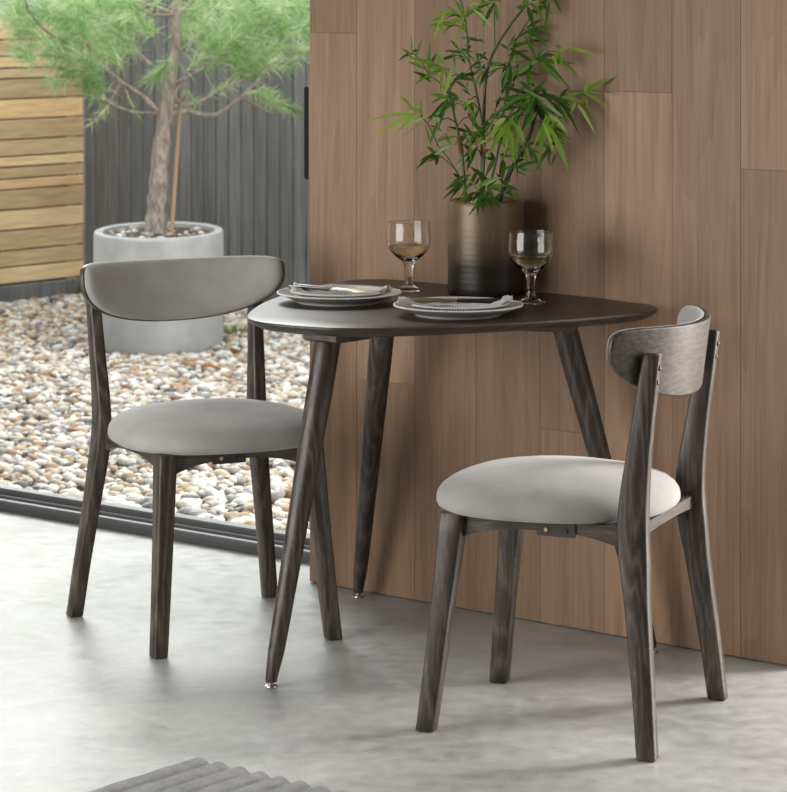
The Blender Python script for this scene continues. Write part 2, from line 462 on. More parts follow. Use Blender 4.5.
for z in (.3, 1.5):
    a, b_ = W(scorn, dfar-.035, 0)+off, W(4.5, dfar-.035, 0)+off
    mb.box(((a.x+b_.x)/2, (a.y+b_.y)/2, z), ((4.5-scorn)/2, .02, .04), 0, Matrix.Rotation(WANG, 3, 'Z'))
mb.build('back_rail', DARKF, root, smooth=False)
tag(root, 'dark grey fence of upright boards behind the potted pine', 'fence')
# pale slatted fence, towards the camera from the corner
root = empty('slatted_fence', (CS.x, CS.y, GZ))
mb = MB(); z = .10; random.seed(11)
L = 3.2
Rn = Matrix.Rotation(math.atan2(NN.y, NN.x), 3, 'Z')
while z < 1.33:
    hh = random.choice((.044, .050, .060, .072, .090))
    c = Vector((NN.x*L/2, NN.y*L/2, z+hh/2))+Vector((-T.x*.02, -T.y*.02, 0))
    mb.box(c, (L/2, .010+random.uniform(-.003, .003), hh/2), .003, Rn); z += hh+.007
mb.build('slats', PALEF, root, smooth=False)
mb = MB(); mb.box((NN.x*L/2-T.x*.038, NN.y*L/2-T.y*.038, .70), (L/2+.03, .004, .62), 0, Rn); mb.build('added_gap_sheet', DARKF, root, smooth=False)  # added dark sheet, keeps bright sky from showing between the slats
mb = MB()
for k in (.06, 1.5, 3.0):
    mb.box((NN.x*k-T.x*.06, NN.y*k-T.y*.06, .66), (.035, .028, .66), .003, Rn)
mb.build('fence_posts', PALEF, root, smooth=False)
mb = MB(); mb.box((NN.x*L/2, NN.y*L/2, .045), (L/2, .018, .045), .004, Rn)
mb.build('gravel_board', DARKF, root, smooth=False)
tag(root, 'pale timber fence of horizontal slats at the left of the garden', 'fence')

# concrete planter
def planter_mat():
    m, nt, b = new_mat('planter_concrete')
    n = noise_tex(nt, mapping(nt, (1, 1, 1)), 9, 6, .6)
    nt.links.new(ramp(nt, n, [(.3, (.36, .36, .365)), (.7, (.46, .46, .465))]), b.inputs['Base Color']); b.inputs['Roughness'].default_value = .85
    bump(nt, b, n, .2, .003); return m
root = empty('planter', (POTC[0], POTC[1]+.09, GZ))
R0 = .271; PH = .46-GZ; SY = 1.65
DSOIL = plain('dark_soil', (.045, .033, .025), .95)
prof = [(0, 0), (R0-.02, 0), (R0-.004, .012), (R0, .03), (R0, PH-.012), (R0-.004, PH-.003), (R0-.012, PH), (R0-.028, PH), (R0-.036, PH-.004), (R0-.038, PH-.014), (R0-.04, PH-.10), (0, PH-.10)]
MB().lathe(prof, n=72, sy=SY).build('pot', planter_mat(), root)
mb = MB(); mb.lathe([(R0-.038, PH-.022), (.14, PH-.012), (0, PH-.008)], n=48, sy=SY); sob = mb.build('soil', DSOIL, root)
mb = MB(); random.seed(3)
for i in range(75):
    a = random.uniform(0, 6.28); q = math.sqrt(random.random())*.20; r = random.choice((.006, .008, .010, .015))
    vs = V0*np.array([1.2, 1, .6])*r+np.array([q*math.cos(a), q*math.sin(a)*SY, PH-.008]); mb.add(vs.tolist(), F0)
tag(mb.build('soil_stones', PMIX, sob), kind='stuff')
tag(root, 'round grey concrete planter standing on the gravel with the pine in it', 'planter')
TZ = .46-.03

# ---------------- pine tree
def bark():
    m, nt, b = new_mat('pine_bark')
    n = noise_tex(nt, mapping(nt, (30, 30, 12)), 1.5, 5, .7)
    nt.links.new(ramp(nt, n, [(.3, (.13, .09, .07)), (.5, (.38, .31, .27)), (.72, (.62, .54, .49))]), b.inputs['Base Color']); b.inputs['Roughness'].default_value = .9
    bump(nt, b, n, 1.0, .008); return m
BARK = bark()
TWIG = plain('pine_twig', (.30, .22, .16), .8)
D0 = POTC[1]+.06
root = empty('pine_tree', (0, 0, 0)); rl = at(155, 236, D0); root.location = (rl.x, rl.y, TZ)
off = -Vector(root.location)
tp = [(155, 240), (158, 205), (160, 170), (163, 135), (166, 112), (171, 80), (176, 45), (176, 15), (178, -40), (178, -90)]
pts = catmull([tuple(at(u, v, D0)+off) for u, v in tp], 5)
rad = np.interp(np.linspace(0, 1, len(pts)), [0, .12, .4, .6, 1], [.052, .044, .034, .022, .012])
random.seed(9)
mb = MB(); mb.tube(pts, [r*(1+random.uniform(-.10, .12)) for r in rad], 14); mb.build('trunk', BARK, root)
branches = [
 ([(163, 116), (142, 96), (121, 82), (104, 66), (90, 48), (80, 32)], -.15, .010),
 ([(162, 114), (134, 112), (112, 104), (98, 92), (74, 86)], .15, .007),
 ([(121, 83), (110, 102), (100, 117)], -.2, .006),
 ([(124, 84), (128, 96), (134, 108)], -.25, .005),
 ([(152, 66), (140, 55), (126, 42), (115, 20), (108, -10)], .1, .008),
 ([(100, 62), (70, 45), (45, 30), (28, 8), (20, -20)], -.25, .007),
 ([(165, 115), (190, 112), (215, 115), (240, 98), (258, 80), (272, 62), (290, 54), (308, 52)], -.1, .010),
 ([(172, 108), (195, 103), (220, 92), (245, 78), (262, 62)], .2, .008),
 ([(240, 98), (256, 105), (270, 112), (288, 112)], -.2, .005),
 ([(172, 85), (192, 75), (215, 60), (240, 40), (246, 10)], .1, .008),
 ([(176, 15), (160, 8), (140, 2), (120, -12)], 0, .009),
 ([(177, 14), (190, 4), (205, -10)], 0, .009),
 ([(176, 15), (150, 14), (133, 4)], -.2, .006),
 ([(172, 60), (200, 35), (235, 15), (265, 5)], .25, .007),
 ([(178, 108), (186, 92), (180, 86), (176, 96), (185, 106), (198, 112)], -.12, .006)]
for bp, dd, r in branches:
    n_ = len(bp)
    p3 = [tuple(at(u, v, D0+dd*i/(n_-1)*1.6)+off) for i, (u, v) in enumerate(bp)]
    p3 = catmull(p3, 5); mb = MB(); mb.tube(p3, list(np.linspace(r*1.1, r*.5, len(p3))), 7); mb.build('branch', BARK if r > .0065 else TWIG, root)
def leaf_mat(name, c1, c2, trans, rough=.5):
    m, nt, b = new_mat(name)
    g = N(nt, 'ShaderNodeNewGeometry')
    col = ramp(nt, g.outputs['Random Per Island'], [(0, c1), (1, c2)])
    nt.links.new(col, b.inputs['Base Color']); b.inputs['Roughness'].default_value = rough
    tl = N(nt, 'ShaderNodeBsdfTranslucent'); nt.links.new(col, tl.inputs[0]); mx = N(nt, 'ShaderNodeMixShader'); mx.inputs[0].default_value = trans
    out = nt.nodes['Material Output']; nt.links.new(b.outputs[0], mx.inputs[1]); nt.links.new(tl.outputs[0], mx.inputs[2]); nt.links.new(mx.outputs[0], out.inputs[0])
    return m
def needle_mat():
    m = leaf_mat('pine_needle', (.26, .42, .12), (.74, .78, .44), .5); nt = m.node_tree
    r = next(n for n in nt.nodes if n.type == 'VALTORGB'); g = next(n for n in nt.nodes if n.type == 'NEW_GEOMETRY')
    f = mathn(nt, 'ADD', mathn(nt, 'MULTIPLY', g.outputs['Random Per Island'], .45), mathn(nt, 'MULTIPLY', mathn(nt, 'SUBTRACT', noise_tex(nt, mapping(nt, (1, 1, 1)), 7, 3, .6), .28), 1.5))
    nt.links.new(f, r.inputs[0]); e = r.color_ramp.elements; e.new(.5); e[0].color = (.07, .20, .055, 1); e[1].color = (.30, .48, .18, 1); e[2].color = (.84, .84, .62, 1)
    return m
NEEDLE = needle_mat() if True else leaf_mat('pine_needle', (.22, .40, .10), (.68, .74, .36), .5)
random.seed(21)
nv = []; nf = []
def needle(p, d, L_, wd):
    d = d.normalized(); a = d.cross(Vector((random.gauss(0, 1), random.gauss(0, 1), random.gauss(0, 1)))).normalized()*wd
    k = len(nv); q = p+d*L_+Vector((0, 0, -.06*L_)); m_ = p+d*L_*.5+Vector((0, 0, .01*L_))
    nv.extend([p-a*.5, p+a*.5, m_+a*.5, m_-a*.5, q]); nf.extend([(k, k+1, k+2, k+3), (k+3, k+2, k+4)])
def tuft(u, v, du, dv, n=90, L_=.085, dd=None, ln=.12):
    Y = D0+(random.uniform(-.45, .45) if dd is None else dd)
    base = at(u, v, Y)+off; ax = Vector((du, random.uniform(-.5, .5), -dv)).normalized()
    for i in range(n):
        t = random.random(); p = base+ax*ln*(t-.6)
        d = ax*random.uniform(.35, 1.1)+Vector((random.gauss(0, .55), random.gauss(0, .55), random.gauss(0, .55)))
        needle(p, d, L_*random.uniform(.7, 1.15), .0026)
# explicit tufts read from the crown, (u, v, direction)
for args in [(98, 117, -.6, .6, 60, .055), (133, 108, .3, .6, 40, .045), (160, 72, -.6, .6, 150, .08, -.25), (192, 98, .3, .3, 50, .05), (150, 78, -.7, .3, 60, .06, -.2),
             (222, 88, .4, -.2, 90, .07), (270, 100, .7, .3, 160, .075), (285, 106, .8, .3, 120, .07), (262, 92, .6, 0, 90, .06), (182, 108, .4, 0, 40, .04)]: tuft(*args)
regions = [  # u0,u1,v0,v1,count
 (0, 60, -15, 22, 34), (20, 95, 0, 60, 62), (60, 130, -5, 62, 62), (50, 100, 45, 85, 24), (95, 150, 0, 40, 32), (70, 110, 80, 98, 6),
 (185, 250, -5, 50, 54), (195, 262, 30, 75, 40), (240, 312, -5, 45, 50), (235, 285, 45, 78, 22), (285, 315, 20, 60, 10), (120, 200, -20, 3, 18), (182, 205, 0, 40, 10)]
for u0, u1, v0, v1, c_ in regions:
    for i in range(int(c_*.62)):
        u = random.uniform(u0, u1); v = random.uniform(v0, v1)
        dx = (u-172)/90+random.gauss(0, .35); tuft(u, v, dx, -.35+random.gauss(0, .35), 60, .095, None, .10)
tuftm = link_mesh('needles', nv, nf, NEEDLE, root, smooth=False)
tag(tuftm, kind='stuff')
tag(root, 'young pine tree with long pale green needles growing in the concrete planter', 'tree')
# supporting cane
mb = MB(); a, b_ = at(171, 236, D0-.07), at(180, 112, D0-.02); a.z = TZ-.005
mb.tube([a, a.lerp(b_, .33), a.lerp(b_, .66), b_], [.0095, .009, .009, .0085], 10)
tag(mb.build('plant_stake', plain('cane', (.42, .28, .18), .7)), 'thin brown cane stake beside the pine trunk in the planter', 'stake')

# weeds and dead leaves on the gravel
WEED = leaf_mat('weed_leaf', (.10, .20, .04), (.30, .42, .12), .3)
random.seed(31)
def weed(u, v, label, n=50, sc=1.0):
    Y = F_PX*(1.45-GZ)/(v-YH); p = at(u, v, Y); mb = MB()
    for i in range(n):
        a = random.uniform(0, 6.28); q = random.uniform(0, .07)*sc; l = random.uniform(.03, .08)*sc; b0 = Vector((q*math.cos(a)*1.6, q*math.sin(a), .012))
        t = b0+Vector((math.cos(a)*l*.6, math.sin(a)*l*.6, l*.8)); sd = Vector((-math.sin(a), math.cos(a), 0))*.006*sc
        m_ = b0.lerp(t, .5); mb.add([b0, m_-sd, t, m_+sd], [(0, 1, 2, 3)])
    o = mb.build('weed', WEED); o.location = (p.x, p.y, GZ); tag(o, label, 'weed', 'weeds in the gravel'); return o
weed(74, 296, 'green weed tuft on the gravel at the foot of the pale slatted fence', 90, 1.4)
weed(233, 338, 'low olive green weed on the gravel at the right of the planter', 40, .9)
DEAD = leaf_mat('dead_leaf', (.30, .12, .04), (.38, .16, .05), .2)
for (u, v, rz, lb) in [(212, 368, .4, 'rust brown dead leaf lying on the gravel below the planter'), (236, 352, 1.9, 'small curled dead leaf on the gravel at the right foot of the planter')]:
    Y = F_PX*(1.45-.012)/(v-YH); p = at(u, v, Y); mb = MB(); ring = []
    for r_i in range(5):
        t = r_i/4; wd_ = .028*math.sin(PI*min(1, t*.9+.06)); ring.append([( -.045+.09*t, wd_*q, .010*(abs(q)**2)+.008*math.sin(t*5)) for q in (-1, -.5, 0, .5, 1)])
    mb.rings(ring, cap=False, closed=False); o = mb.build('dead_leaf', DEAD); o.location = (p.x, p.y, .010); o.rotation_euler = (.15, .1, rz)
    tag(o, lb, 'leaf', 'dead leaves on the gravel')

# ------------------------------------------------------------------ chairs
def rrect(cx, cy, z, hx, hy, r=.006, n=3):
    out = []
    for (sx_, sy_, a0) in ((1, 1, 0), (-1, 1, PI/2), (-1, -1, PI), (1, -1, 3*PI/2)):
        for k in range(n):
            a = a0+PI/2*k/(n-1); out.append((cx+sx_*(hx-r)+r*math.cos(a), cy+sy_*(hy-r)+r*math.sin(a), z))
    return out
def leg_mesh(path, z_end=True):
    """path rows: z, x(forward), y(lateral), half x, half y"""
    rows = catmull(path, 6); rr = []
    r0 = rows[0]; rr.append(rrect(r0[1], r0[2], r0[0], r0[3]-.003, r0[4]-.003, .004)); rows[0] = rows[0].copy(); rows[0][0] += .003
    for r in rows: rr.append(rrect(r[1], r[2], r[0], r[3], r[4], .006))
    r = rows[-1]; rr.append(rrect(r[1], r[2], r[0]+.003, r[3]-.003, r[4]-.003, .004))
    mb = MB(); mb.rings(rr); return mb
def superell(a, b, n, cnt=64):
    out = []
    for k in range(cnt):
        t = 2*PI*k/cnt; c, s = math.cos(t), math.sin(t)
        out.append((a*math.copysign(abs(c)**(2/n), c), b*math.copysign(abs(s)**(2/n), s)))
    return out
def make_chair():
    root = empty('dining_chair')
    for sg in (1, -1):
        leg_mesh([(0, .222, .2085*sg, .019, .017), (.2, .200, .192*sg, .0205, .019), (.4265, .175, .1755*sg, .025, .0215)]).build('front_leg', WOOD_Z, root, auto=50)
        post = leg_mesh([(0, -.243, .246*sg, .019, .0165), (.12, -.231, .232*sg, .0205, .0165), (.28, -.213, .211*sg, .024, .017), (.37, -.203, .200*sg, .029, .017), (.435, -.199, .195*sg, .0295, .0165), (.50, -.203, .195*sg, .027, .016), (.60, -.216, .199*sg, .022, .015), (.762, -.240, .205*sg, .017, .014)]).build('back_leg', WOOD_Z, root, auto=50)
        for z in (.738, .711):
            u = -.240-.017+(.762-z)*.15
            mb = MB(); R = Matrix.Rotation(-PI/2, 3, 'Y')
            prof = [(0, .004), (.0045, .0035), (.0062, .0015), (.0065, 0), (.0065, -.003), (0, -.003)]
            lm = MB().lathe(prof, n=16); mb.add([Vector((u, .205*sg, z))+R @ Vector(v) for v in lm.v], lm.f)
            mb.build('screw', DULL, post)
    # seat frame rails
    def rail(p, q, t=.010, arch=.034):
        p, q = Vector(p), Vector(q); d = (q-p); L = d.length; d /= L; nrm = Vector((-d.y, d.x)); rr = []
        for k in range(21):
            f = k/20; zb = .407-arch*(abs(2*f-1)**2.6); c = p+d*L*f
            rr.append([(c.x+nrm.x*t, c.y+nrm.y*t, zb), (c.x+nrm.x*t, c.y+nrm.y*t, .4275), (c.x-nrm.x*t, c.y-nrm.y*t, .4275), (c.x-nrm.x*t, c.y-nrm.y*t, zb)])
        m_ = MB(); m_.rings(rr); return m_
    sides = [((.170, .172), (-.195, .186)), ((.170, -.172), (-.195, -.186)), ((.172, -.168), (.172, .168)), ((-.198, -.186), (-.198, .186))]
    for i, (p, q) in enumerate(sides):
        ro = rail(p, q, arch=.006 if i == 3 else .030).build('seat_rail', WOOD_X if i < 2 else WOOD_Y, root, smooth=False)
        if i in (1, 3): continue
        c = (Vector(p)+Vector(q))/2; d = (Vector(q)-Vector(p)).normalized(); outw = Vector((d.y, -d.x))
        if outw.dot(c) < 0: outw = -outw
        c += d*(.030 if i == 0 else -.028)
        cc = c+outw*.0115
        mb = MB(); mb.box((cc.x, cc.y, .412), (.040, .002, .0135), .0008, Matrix.Rotation(math.atan2(d.y, d.x), 3, 'Z'))
        tag(mb.build('fixing_plate', DULL, ro, smooth=False), label='dark metal fixing plate')
        for k in (-1, 1):
            b0 = cc+d*.020*k+outw*.001
            mb = MB(); mb.tube([(b0.x, b0.y, .411), (b0.x+outw.x*.004, b0.y+outw.y*.004, .411)], .0042, 10); mb.build('bolt', BRASS if k < 0 else DULL, ro)
    # cushion
    mb = MB(); rings = []
    A, B = .236, .238
    prof = [(.90, .4275), (.955, .4285), (.985, .433), (1.0, .440), (1.0, .448), (.99, .458), (.96, .4685), (.90, .479), (.79, .488), (.6, .496), (.4, .501), (.2, .504), (.03, .505)]
    for (k, z) in prof:
        out = []
        for (x, y) in superell(A*k, B*k, 2.5, 80):
            f = x/A                                   # a little wider towards the front
            yy = y*(1+.05*f-.05*f*f*(f < 0)); out.append((x+.016, yy, z+.006*max(0, 1-k)*(1-abs(f))))
        rings.append(out)
    mb.rings(rings); mb.build('seat_cushion', FABRIC, root, auto=None)
    # backrest
    RC = .36; Wd = .279; z0 = .767
    def back_pt(s, z, off_):
        th = s/RC; r = RC+off_; tilt = -(z-.745)*.13
        return (.095-r*math.cos(th)+tilt, r*math.sin(th), z)
    def outline(scale=1.0, cnt=1440):
        o_ = []
        for k in range(cnt):
            t = 2*PI*k/cnt; c, s_ = math.cos(t), math.sin(t); n_ = 5.0 if s_ > 0 else 2.15
            x = Wd*math.copysign(abs(c)**(2/n_), c); z = (.045 if s_ > 0 else .098)*math.copysign(abs(s_)**(2/n_), s_)
            o_.append((x, z+.012*(x/Wd)**2*(1 if s_ > 0 else 1)-.006))
        P_ = np.array(o_+[o_[0]]); sl = np.concatenate([[0], np.cumsum(np.hypot(*np.diff(P_, axis=0).T))])
        u_ = np.linspace(0, sl[-1], 129)[:-1]; o_ = list(zip(np.interp(u_, sl, P_[:, 0]), np.interp(u_, sl, P_[:, 1])))
        cz = -.028
        return [(x*(1-(1-scale)*.55), cz+(z-cz)*scale) for x, z in o_]
    def slab(levels):                                # levels: (inset scale, offset from the curve)
        rr = [[back_pt(x, z0+z, of) for x, z in outline(sc)] for sc, of in levels]
        m_ = MB(); n_ = len(rr[0]); m_.rings(rr, cap=False)
        # close both ends with concentric rings
        for ends, flip in ((levels[0], 0), (levels[-1], 1)):
            sc, of = ends; rs = [[back_pt(x*q, z0-.028+(z+.028)*q, of) for x, z in outline(sc)] for q in np.linspace(1, .0005, 18)]
            mm = MB(); mm.rings(rs, cap=False); c0 = mm
            m_.add(c0.v, [tuple(reversed(f)) if flip == 0 else f for f in c0.f])
        return m_
    slab([(.96, .010), (.99, .0085), (1.0, .006), (1.0, -.001), (.985, -.0025)]).build('backrest', WOOD_Y, root, auto=40)
    # pad, bulging forward
    lv = [(0, -.0035), (0, -.008), (.0025, -.0135), (.007, -.0175), (.014, -.0205), (.024, -.023), (.036, -.0245), (.048, -.0255), (.058, -.026), (.0664, -.0262)]
    base = outline(.98); zc = z0-.024; rr = []
    for d_, of in lv: rr.append([back_pt(x*(1-d_/Wd), zc+.002+(z0+z-zc)*(1-d_/.0665), of) for x, z in base])
    m_ = MB(); m_.rings(rr, cap=False)
    m_.build('back_pad', FABRIC, root, auto=None)
    return root
chair = make_chair()
chair2 = copy_tree(chair)
chair.location = (.3496, 5.5690, 0); chair.rotation_euler = (0, 0, 2.7524)
chair2.location = (-.4185, 6.3500, 0); chair2.rotation_euler = (0, 0, -1.1347)
chair2.scale = (1, 1, 1.018)
tag(chair, 'smoked wood dining chair seen from behind with its bare curved backrest towards the viewer', 'chair', 'dining chairs at the table')
tag(chair2, 'smoked wood dining chair beside the glass door with its padded backrest facing the viewer', 'chair', 'dining chairs at the table')

# ------------------------------------------------------------------ table
TT = .765
tp = [(246.5, 316), (253, 308.5), (268, 300), (300, 289.5), (338, 281.5), (363, 279), (397, 278.8), (447, 282.5), (494, 287), (539, 291.5), (591, 297), (637, 302.8), (653, 305), (658, 308), (652, 311), (630, 314), (568, 319.5), (500, 323.5), (430, 326.5), (370, 328), (320, 327), (275, 323.5), (254, 320.3)]
tc_ = Vector((.076, 6.19))
outl = []
for u, v in tp:
    Y = F_PX*(1.45-TT)/(v-YH); x = (u-393.5)*Y/F_PX
    p = Vector((x, Y)); dd = (p-P0).dot(NN)
    if dd < .010: p += NN*(.010-dd)
    outl.append(p)
# smooth closed outline resampled in polar form
sm = []
k_ = len(outl)
for i in range(k_):
    P = [np.array(outl[(i+j) % k_][:]) for j in (-1, 0, 1, 2)]
    for t in np.linspace(0, 1, 6, endpoint=False):
        sm.append(.5*((2*P[1])+(-P[0]+P[2])*t+(2*P[0]-5*P[1]+4*P[2]-P[3])*t*t+(-P[0]+3*P[1]-3*P[2]+P[3])*t**3))
sm = np.array(sm)
for it in range(4): sm = .5*sm+.25*(np.roll(sm, 1, 0)+np.roll(sm, -1, 0))
cen = sm.mean(0)
root = empty('dining_table', (cen[0], cen[1], 0))
base = sm-cen
ln_ = np.hypot(base[:, 0], base[:, 1])
rr = []
for ins, z in ((.030, TT-.022), (.010, TT-.0145), (.003, TT-.009), (0, TT-.005), (0, TT-.003), (.0015, TT-.0008), (.004, TT), (.10, TT), (.25, TT)):
    q = (ln_-ins)/ln_; rr.append([(base[i, 0]*q[i], base[i, 1]*q[i], z) for i in range(len(base))])
mb = MB(); mb.rings(rr); mb.build('table_top', WOOD_TOP, root, auto=30)
feet = [(-.256, 5.80), (-.085, 6.665), (.568, 6.11)]
LC = Vector((.075, 6.195))
for fx, fy in feet:
    f = Vector((fx, fy)); d = (f-LC).normalized(); top = LC+d*.335
    if fx > .3: top = LC+d*.31
    if fy > 6.5: top = LC+d*.30
    a = Vector((f.x-cen[0], f.y-cen[1], .012)); b_ = Vector((top.x-cen[0], top.y-cen[1], TT-.057))
    mb = MB(); n_ = 12; pts = [a.lerp(b_, i/n_) for i in range(n_+1)]
    rads = list(np.interp(np.linspace(0, 1, n_+1), [0, .02, .1, .85, 1], [.0125, .0155, .018, .0285, .0285]))
    # horizontal end rings
    rings = [[(p.x+r*math.cos(2*PI*j/24), p.y+r*math.sin(2*PI*j/24), p.z) for j in range(24)] for p, r in zip([a]+[a+Vector((0, 0, .004))]+pts[1:], [.012]+rads)]
    mb.rings(rings); lg = mb.build('leg', WOOD_Z, root, auto=50)
    mb = MB(); mb.lathe([(0, 0), (.0125, 0), (.0135, .002), (.0125, .0045), (.006, .006), (.006, .0125), (0, .0125)], (a.x, a.y, 0), 20)
    mb.build('foot_glide', METAL, lg)
    # mounting block under the top
    mb = MB(); ang = math.atan2(d.y, d.x); R = Matrix.Rotation(ang, 3, 'Z')
    mb.box((b_.x-d.x*.030, b_.y-d.y*.030, TT-.0400), (.058, .050, .0178), .004, R); mb.build('leg_block', WOOD_X, root, smooth=False)
# centre frame that joins the blocks, under the top
mb = MB()
for fx, fy in feet:
    d = (Vector((fx, fy))-LC).normalized(); c = LC+d*.12-Vector(cen)
    mb.box((c.x, c.y, TT-.0335), (.15, .022, .0085), .002, Matrix.Rotation(math.atan2(d.y, d.x), 3, 'Z'))
mb.build('under_frame', WOOD_X, root, smooth=False)
tag(root, 'rounded triangular dark smoked wood dining table on three splayed legs', 'table')

# ------------------------------------------------------------------ tableware
def make_plate(name, R, beads, hgt):
    root = empty(name)
    prof = [(0, .002), (R*.60, .002), (R*.62, 0), (R*.66, 0), (R*.67, .004), (R*.80, hgt*.45), (R*.97, hgt-.002), (R, hgt), (R*.985, hgt+.0015), (R*.80, hgt*.62), (R*.66, .0075), (R*.60, .006), (0, .006)]
    MB().lathe(prof, n=96).build('plate_body', PORC, root)
    mb = MB(); vs_, fs_ = V0, F0
    for k in range(beads):
        a = 2*PI*k/beads; c = np.array([(R-.0015)*math.cos(a), (R-.0015)*math.sin(a), hgt+.0008]); mb.add((vs_*.0027+c).tolist(), fs_)
    mb.build('beaded_rim', BEAD, root, auto=None)
    return root
dp = make_plate('dinner_plate', .138, 152, .021); sp = make_plate('side_plate', .108, 120, .016)
PL = (-.121, 6.170); PR = (.138, 5.925)
dp2 = copy_tree(dp); sp2 = copy_tree(sp)
zS = TT+.0085
for o, (x, y), z in ((dp, PL, TT), (dp2, PR, TT), (sp, PL, zS), (sp2, PR, zS)): o.location = (x, y, z+.0002)
tag(dp, 'large beaded stoneware dinner plate nearer the glass door, beneath a smaller plate', 'plate', 'dinner plates')
tag(dp2, 'large beaded stoneware dinner plate at the middle of the table front, beneath a smaller plate', 'plate', 'dinner plates')
tag(sp, 'smaller beaded plate stacked on the dinner plate nearer the glass door', 'plate', 'side plates')
tag(sp2, 'smaller beaded plate stacked on the dinner plate at the middle of the table front', 'plate', 'side plates')

def napkin(seed, Lx, Ly, z, loc, rz, label):
    random.seed(seed); nx, ny = 64, 34; vs = []; fs = []
    ph = [random.uniform(0, 6) for _ in range(6)]
    for i in range(nx+1):
        for j in range(ny+1):
            a = i/nx*2-1; b_ = j/ny*2-1
            pinch = .50+.5*abs(a)**1.6
            x = a*Lx+.006*math.sin(b_*5+ph[0]); y = b_*Ly*pinch+.012*math.sin(a*4+ph[1])
            fold = .0045*math.sin(b_*9/pinch**.3+ph[2]+a*2)+.003*math.sin(b_*17+a*5+ph[3])+.0025*noise.noise(Vector((a*4, b_*4, seed)))
            rr_ = math.hypot(x, y); dish = max(0, (rr_-.070))/.038
            h = .0045+fold*.8+min(dish, 1.15)*.0105+(.006 if abs(a) > .90 else 0)*abs(math.sin(b_*7+ph[4]))
            vs.append((x, y, h))
    for i in range(nx):
        for j in range(ny): k = i*(ny+1)+j; fs.append((k, k+ny+1, k+ny+2, k+1))
    o = link_mesh('napkin', vs, fs, NAPKIN); md = o.modifiers.new('thickness', 'SOLIDIFY'); md.thickness = .0014; md.offset = 1
    o.location = (loc[0], loc[1], z); o.rotation_euler = (0, 0, rz); tag(o, label, 'napkin', 'linen napkins'); return o
NZ = zS+.0062
napkin(4, .106, .038, NZ, (PL[0]+.006, PL[1]-.01), -.10, 'crumpled pale linen napkin on the stacked plates nearer the glass door')
napkin(9, .116, .036, NZ, (PR[0]-.006, PR[1]-.012), -.04, 'crumpled pale linen napkin on the stacked plates at the middle of the table front')

def make_knife():
    root = empty('table_knife')
    mb = MB(); rr = []
    for x, hw, ht in ((.0, .0055, .003), (.012, .0062, .0036), (.05, .0055, .0034), (.095, .0045, .003)): rr.append([(x+0*q, hw*cy_, ht*cz_) for q, (cy_, cz_) in enumerate(((-1, -.6), (-.6, -1), (.6, -1), (1, -.6), (1, .6), (.6, 1), (-.6, 1), (-1, .6)))])
    mb.rings(rr); mb.build('handle', HANDLE, root)
    mb = MB(); rr = []
    for x, y0, y1 in ((.094, -.004, .004), (.11, -.0065, .006), (.14, -.009, .006), (.175, -.0095, .006), (.195, -.006, .006), (.203, .001, .005)): rr.append([(x, y0, 0), (x, (y0+y1)/2, -.0009), (x, y1, -.0011), (x, y1, .0011), (x, (y0+y1)/2, .0009)])
    mb.rings(rr); mb.build('blade', CUTLERY, root, auto=25)
    return root
def make_fork():
    root = empty('table_fork')
    mb = MB(); rr = []
    for x, hw, ht in ((.0, .005, .003), (.012, .0058, .0034), (.05, .005, .003), (.095, .004, .0026)): rr.append([(x, hw*cy_, ht*cz_) for (cy_, cz_) in ((-1, -.6), (-.6, -1), (.6, -1), (1, -.6), (1, .6), (.6, 1), (-.6, 1), (-1, .6))])
    mb.rings(rr); mb.build('handle', HANDLE, root)
    mb = MB(); rr = []
    for x, hw, z in ((.094, .003, 0), (.12, .003, .001), (.135, .006, -.001), (.15, .0115, -.003), (.162, .012, -.003)): rr.append([(x, -hw, z), (x, 0, z-.001), (x, hw, z), (x, hw, z+.0015), (x, 0, z+.0005), (x, -hw, z+.0015)])
    mb.rings(rr)
    for k in range(4):
        y = -.0096+k*.0064; mb.box((.182, y, -.0002), (.0215, .0016, .001), 0, Matrix.Rotation(-.14, 3, 'Y'))
    mb.build('tines', CUTLERY, root, auto=25)
    return root
kn = make_knife(); fk = make_fork(); kn2 = copy_tree(kn); fk2 = copy_tree(fk)
CZ = zS+.0215
def lay(o, x, y, z, rz, rx=0, ry=0): o.location = (x, y, z); o.rotation_euler = (rx, ry, rz)
lay(kn, PL[0]-.103, PL[1]+.040, CZ+.003, -.42, .25, .035)
lay(fk, PL[0]-.112, PL[1]+.012, CZ+.003, -.30, 0, .035)
lay(kn2, PR[0]+.092, PR[1]-.016, CZ+.001, PI-.10, -.5, .0)
lay(fk2, PR[0]+.104, PR[1]+.020, CZ+.001, PI+.10, 0, .02)
tag(kn, 'black handled knife on the napkin nearer the glass door', 'knife', 'table knives')
tag(fk, 'black handled fork on the napkin nearer the glass door', 'fork', 'table forks')
tag(kn2, 'black handled knife with a brassy blade on the napkin at the table front', 'knife', 'table knives')
tag(fk2, 'black handled fork on the napkin at the middle of the table front', 'fork', 'table forks')

